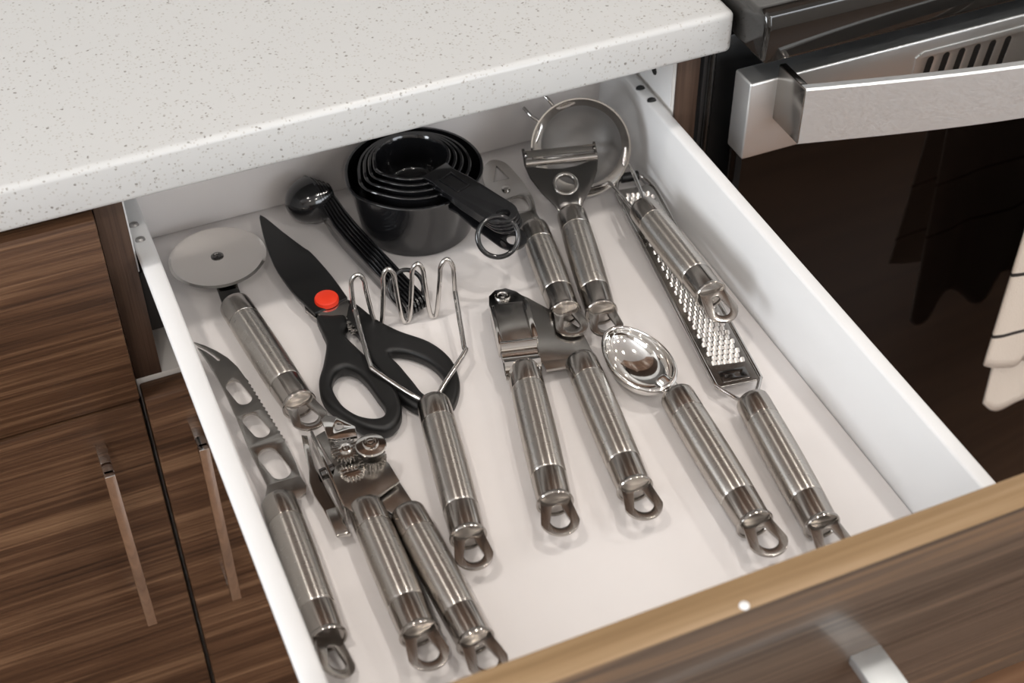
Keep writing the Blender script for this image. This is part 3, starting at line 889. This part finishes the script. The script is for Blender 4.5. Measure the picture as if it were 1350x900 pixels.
MB().plate([(3, -9), (12, -9), (12, 8), (3, 8)], [arc(7.0, 1.5, 1.9, 0, 330, 11), arc(7.4, -5.2, 0.9, 0, 330, 8)], 0.5, 0.08, gf @ Matrix.Translation((0, 0, -0.7))).build('end_plate', 'dark_steel', t)

# small strainer, its handle resting on the grater
t = utensil('fine_strainer', (310, -20), 'round fine mesh strainer tilted against the drawer corner, handle across the grater', 'strainer')
handle(t, (319.5, -20.0, 23.5), (316.0, -119.5, 28.5), 10.0, loop_tilt=-14)
RC = Vector((304.0, 42.5, 34.8))
RN = Vector((-0.42, -0.78, 0.44)).normalized()
MB().rev(RC, RN, [(-8.5, 28.0), (-8.0, 29.0), (-0.6, 32.9), (0.4, 34.0), (1.0, 33.8), (0.9, 32.8), (-0.4, 31.8), (-8.0, 27.4), (-8.5, 28.0)], 64).build('rim', 'polished', t, 40)
pr = [(-8.0 - 18.0 * math.sin(math.radians(a)), 28.0 * math.cos(math.radians(a))) for a in range(0, 90, 9)] + [(-26.0, 0)]
MB().rev(RC, RN, pr, 48).build('mesh_bowl', 'sieve', t, 60)
RU = Vector((-0.45, 0.71, 0.51)); RU = (RU - RN * RU.dot(RN)).normalized(); RV = RN.cross(RU)
for sgn in (-1, 1):
    a0 = RC - RU * 31.0 + RV * (sgn * 9.5) - RN * 2.5 + Vector((0, 0, 3.0))
    MB().tube(catmull([RC - RU * 22.0 + RV * (sgn * 20.5) - RN * 4.0, a0, RC - RU * 37.0 + RV * (sgn * 9.0) - RN * 3 + Vector((0, 0, 8.0)), Vector((319.4, -14.0, 22.3)) + Vector((sgn * 5.5, 0, 0)) * (1 if RV.x > 0 else -1), Vector((319.5, -24.0, 22.5)) + Vector((sgn * 4.0, 0, 0)) * (1 if RV.x > 0 else -1)], 5, False), 1.3, 10).build('neck_wire', 'wire', t, 60)
    e0 = RC + RU * 29.5 + RV * (sgn * 8.0)
    MB().tube(catmull([RC + RU * 24.0 + RV * (sgn * 19.0) - RN * 3.0, e0 - RN * 2.5, e0 + RU * 9 - RN * 2.5, e0 + RU * 17 - RN * 5], 5, False), 1.2, 10).build('rest_wire', 'wire', t, 60)

# can opener
t = utensil('can_opener', (78, -200), 'can opener with two handles, geared wheel and cutting disc beside the cheese knife', 'can opener')
handle(t, (71.0, -178.6, 10.6), (68.6, -269.5, 10.2), 10.2)
handle(t, (90.5, -191.3, 10.2), (93.0, -285.3, 10.2), 10.0)
MB().plate([(60.0, -158), (64, -150), (88, -148), (92.2, -160), (93.2, -174.0), (77.5, -180.2), (76.0, -186), (63, -186), (59.6, -179.3)], (), 2.2, 0.4, FLAT(16.0)).build('cover_plate', 'satin', t, 30)
MB().plate([(62, -120), (68, -118), (90, -150), (94.0, -172), (96.5, -196), (84.5, -196), (79, -184), (66, -160)], (), 2.4, 0.4, FLAT(11.6)).build('jaw_plate', 'satin', t, 30)
MB().box(59.2, 61.0, -179, -119, 3.0, 17.0, 0.5).build('side_flange', 'polished', t)
MB().plate([(67.0, -117.5), (70.5, -115.5), (75.5, -119), (79.5, -125.0), (83.0, -130.5), (81.5, -138.0), (76, -137), (70, -136), (66.0, -133)], [arc(74.4, -126.6, 2.6, 0, 340, 15)], 2.2, 0.4, FLAT(21.0)).build('hook', 'mirror', t, 30)
def gear(c, r, teeth, z0, z1):
    o = []
    for k in range(teeth):
        a = 360 * k / teeth
        o += [(c[0] + (r - 1.6) * math.cos(math.radians(a)), c[1] + (r - 1.6) * math.sin(math.radians(a))),
              (c[0] + r * math.cos(math.radians(a + 90 / teeth)), c[1] + r * math.sin(math.radians(a + 90 / teeth))),
              (c[0] + r * math.cos(math.radians(a + 180 / teeth)), c[1] + r * math.sin(math.radians(a + 180 / teeth))),
              (c[0] + (r - 1.6) * math.cos(math.radians(a + 270 / teeth)), c[1] + (r - 1.6) * math.sin(math.radians(a + 270 / teeth)))]
    return MB().plate(o, (), z1 - z0, 0.2, FLAT((z0 + z1) / 2))
gear((72.2, -146.0), 8.4, 22, 20.0, 23.6).build('gear_wheel', 'satin', t, 30)
gear((85.0, -154.0), 7.6, 20, 16.8, 20.0).build('gear_wheel', 'satin', t, 30)
gear((71.5, -157.5), 7.0, 18, 16.6, 19.0).build('gear_wheel', 'polished', t, 30)
MB().rev((72.2, -146.0, 23.4), (0, 0, 1), [(0, 4.0), (1.0, 4.0), (1.4, 3.0), (0.8, 2.4), (0.9, 1.4), (1.8, 0.9), (1.9, 0)], 22).build('gear_hub', 'polished', t, 30)
MB().rev((85.3, -151.0, 23.5), (0, 0, 1), [(0, 0), (0, 6.5), (1.8, 8.6), (2.4, 8.7), (3.0, 8.2), (3.6, 5.4), (3.7, 0)], 40).build('cutting_disc', 'polished', t, 25)
MB().rev((85.3, -151.0, 27.0), (0, 0, 1), [(0, 4.6), (0.8, 4.6), (1.6, 4.1), (1.7, 3.2), (1.0, 2.8), (1.1, 2.0), (2.2, 1.6), (2.5, 0)], 24).build('disc_bolt', 'polished', t, 30)
MB().rev((85.3, -151.0, 12.0), (0, 0, 1), [(0, 3.0), (12.0, 3.0)], 18).build('disc_axle', 'dark_steel', t)
MB().plate([(55.5, -112), (58.5, -114), (57.0, -124), (55.4, -138), (56.4, -160), (57.6, -178), (58.2, -192.5), (50.8, -190), (50.0, -170), (48.6, -158), (48.8, -148), (51.6, -138), (53.4, -124)], (), 2.0, 0.4, FLAT(7.6)).build('turning_key', 'polished', t, 30)
MB().box(50.6, 57.6, -192, -172, 8.0, 10.2, 0.8).build('key_fold', 'satin', t)
MB().rev((56.5, -146, 9.0), (1, 0.05, 0.10), [(0, 3.4), (8, 3.4)], 18).build('key_shaft', 'dark_steel', t)

# ------------------------------------------------------------------ the oven
ov = thing('oven', (700, 300, FL), 'black oven with a stainless door trim and long bowed steel handle', 'oven')
MB().box(380.5, 980, 20, 600, FL + 20, 112, 2).build('body', 'black_paint', ov)
MB().box(383.5, 386.5, 14, 24, FL + 40, 111.5, 0.8).build('side_trim', 'enamel', ov)
ck = MB()
prof = [(-30, 121), (-31.5, 124), (-31.5, 146), (-29, 153.5), (-24, 156), (-18, 155), (-14, 152.5), (560, 152.5), (560, 121)]
bmq = bmesh.new()
A = [bmq.verts.new((391.0, a, b)) for a, b in prof]; B = [bmq.verts.new((978, a, b)) for a, b in prof]
for k in range(len(prof)):
    bmq.faces.new((A[k], A[(k + 1) % len(prof)], B[(k + 1) % len(prof)], B[k]))
bmq.faces.new(A[::-1]); bmq.faces.new(B)
bmesh.ops.recalc_face_normals(bmq, faces=bmq.faces)
bmesh.ops.bevel(bmq, geom=[e_ for e_ in bmq.edges if abs(e_.verts[0].co.x - 391) < 0.1 and abs(e_.verts[1].co.x - 391) < 0.1], offset=4.0, segments=4, affect='EDGES', profile=0.5, clamp_overlap=True)
ck.bm(bmq)
ck.build('cooktop', 'enamel', ov, 40)
dt = MB()
dt.box(391.5, 970, -21.2, -1.0, 41.5, 100.5, 1.6, 3)
trim = dt.build('door_trim', 'oven_steel', ov)
slots = [stadium((528.0 + k * 12.6, -34), (530.5 + k * 12.6, -16), 2.7) for k in range(6)]
sp_m = Matrix(((1, 0, 0, 0), (0, 0, -1, -21.6), (0, 1, 0, 100), (0, 0, 0, 1)))
MB().plate([(518, -39), (708, -39), (712, -35), (712, -12), (706, -8.5), (524, -8.5), (518, -12)], slots, 1.2, 0.4, sp_m).build('vent_plate', 'oven_steel', ov, 30)
MB().box(521, 709, -22.0, -21.0, 62, 90).build('vent_recess', 'black_matte', ov)
MB().box(393, 970, -19.0, -2.0, FL + 160, 41.2, 1.0).build('door_glass', 'oven_glass', ov)
MB().box(382, 978, -16, 18, FL + 40, FL + 156, 1.5).build('lower_panel', 'black_paint', ov)
hb = MB()
vv, ff = [], []
NX = 40
for k in range(NX + 1):
    q = k / NX
    x = 412 + (946 - 412) * q
    y = -45 - 44 * math.sin(math.pi * q)
    for (dy, z) in ((0, 109.6), (-1.6, 110.6), (-6.0, 110.6), (-7.4, 109.4), (-7.4, 69.6), (-6.4, 68.6), (-1.6, 68.6), (0, 69.6)):
        vv.append((x, y + dy, z))
for k in range(NX):
    for j in range(8):
        l = (j + 1) % 8
        ff.append((k * 8 + j, k * 8 + l, k * 8 + 8 + l, k * 8 + 8 + j))
ff += [tuple(range(8)), tuple(NX * 8 + j for j in range(8))[::-1]]
hb.add(vv, ff)
hnd = hb.build('handle', 'bar_steel', ov, 30, recalc=True)
MB().box(411.2, 416.5, -52.0, -20.0, 68.8, 110.4, 1.2).build('handle_bracket', 'loop_steel', hnd)
MB().box(941, 947, -52.0, -20.0, 68.8, 110.4, 1.2).build('handle_bracket', 'loop_steel', hnd)

# ------------------------------------------------------------------ towel hung over the oven handle
random.seed(4)
def towel():
    NU, NV = 60, 72
    vv, uv = [], []
    for j in range(NV + 1):
        q = j / NV
        for i in range(NU + 1):
            p = i / NU
            # front drop, over the bar, then a longer drop behind it
            if q < 0.42:
                d = 1 - q / 0.42; front = 1.0
                hgt = 112.5 - d * (262 + 22 * p + 6 * math.sin(p * 9))
            elif q < 0.50:
                a = (q - 0.42) / 0.08 * math.pi
                d = 0; front = math.cos(a); hgt = 112.5 + 3.5 * math.sin(a)
            else:
                d = (q - 0.50) / 0.50; front = -1.0
                hgt = 112.5 - d * (334 + 12 * math.sin(p * 14))
            if front > 0: xl = 588 - 12 * d
            else: xl = 588 + 20 * d
            x = xl + (752 - xl) * p
            yb = -45 - 44 * math.sin(math.pi * (x - 412) / 534)
            fold = math.sin(p * 13.0 + 0.5 * d) * 9 * d + math.sin(p * 29 + 2.0) * 2.2 * d
            if front >= 0:
                y = yb - 3.7 - front * 7.6 - 2 * d - abs(fold)
            else:
                y = yb - 3.7 - front * 7.6 - 5 * max(0, d - 0.2) + fold * 0.7 * d
            vv.append((x, y, hgt)); uv.append((p, (hgt + 240) / 360))
    ff = []
    for j in range(NV):
        for i in range(NU):
            a = j * (NU + 1) + i
            ff.append((a, a + 1, a + NU + 2, a + NU + 1))
    o = MB().add(vv, ff).build('dish_towel', 'towel_cloth', base=(720, -80, 60), sharp=180)
    ul = o.data.uv_layers.new(name='UVMap')
    for lp in o.data.loops:
        ul.data[lp.index].uv = uv[lp.vertex_index]
    so = o.modifiers.new('thickness', 'SOLIDIFY'); so.thickness = 0.002
    tag(o, 'cream dish towel with thin dark stripes hanging from the oven handle', 'towel')
towel()
for o in list(bpy.data.objects):
    if 'base' in o:
        del o['base']
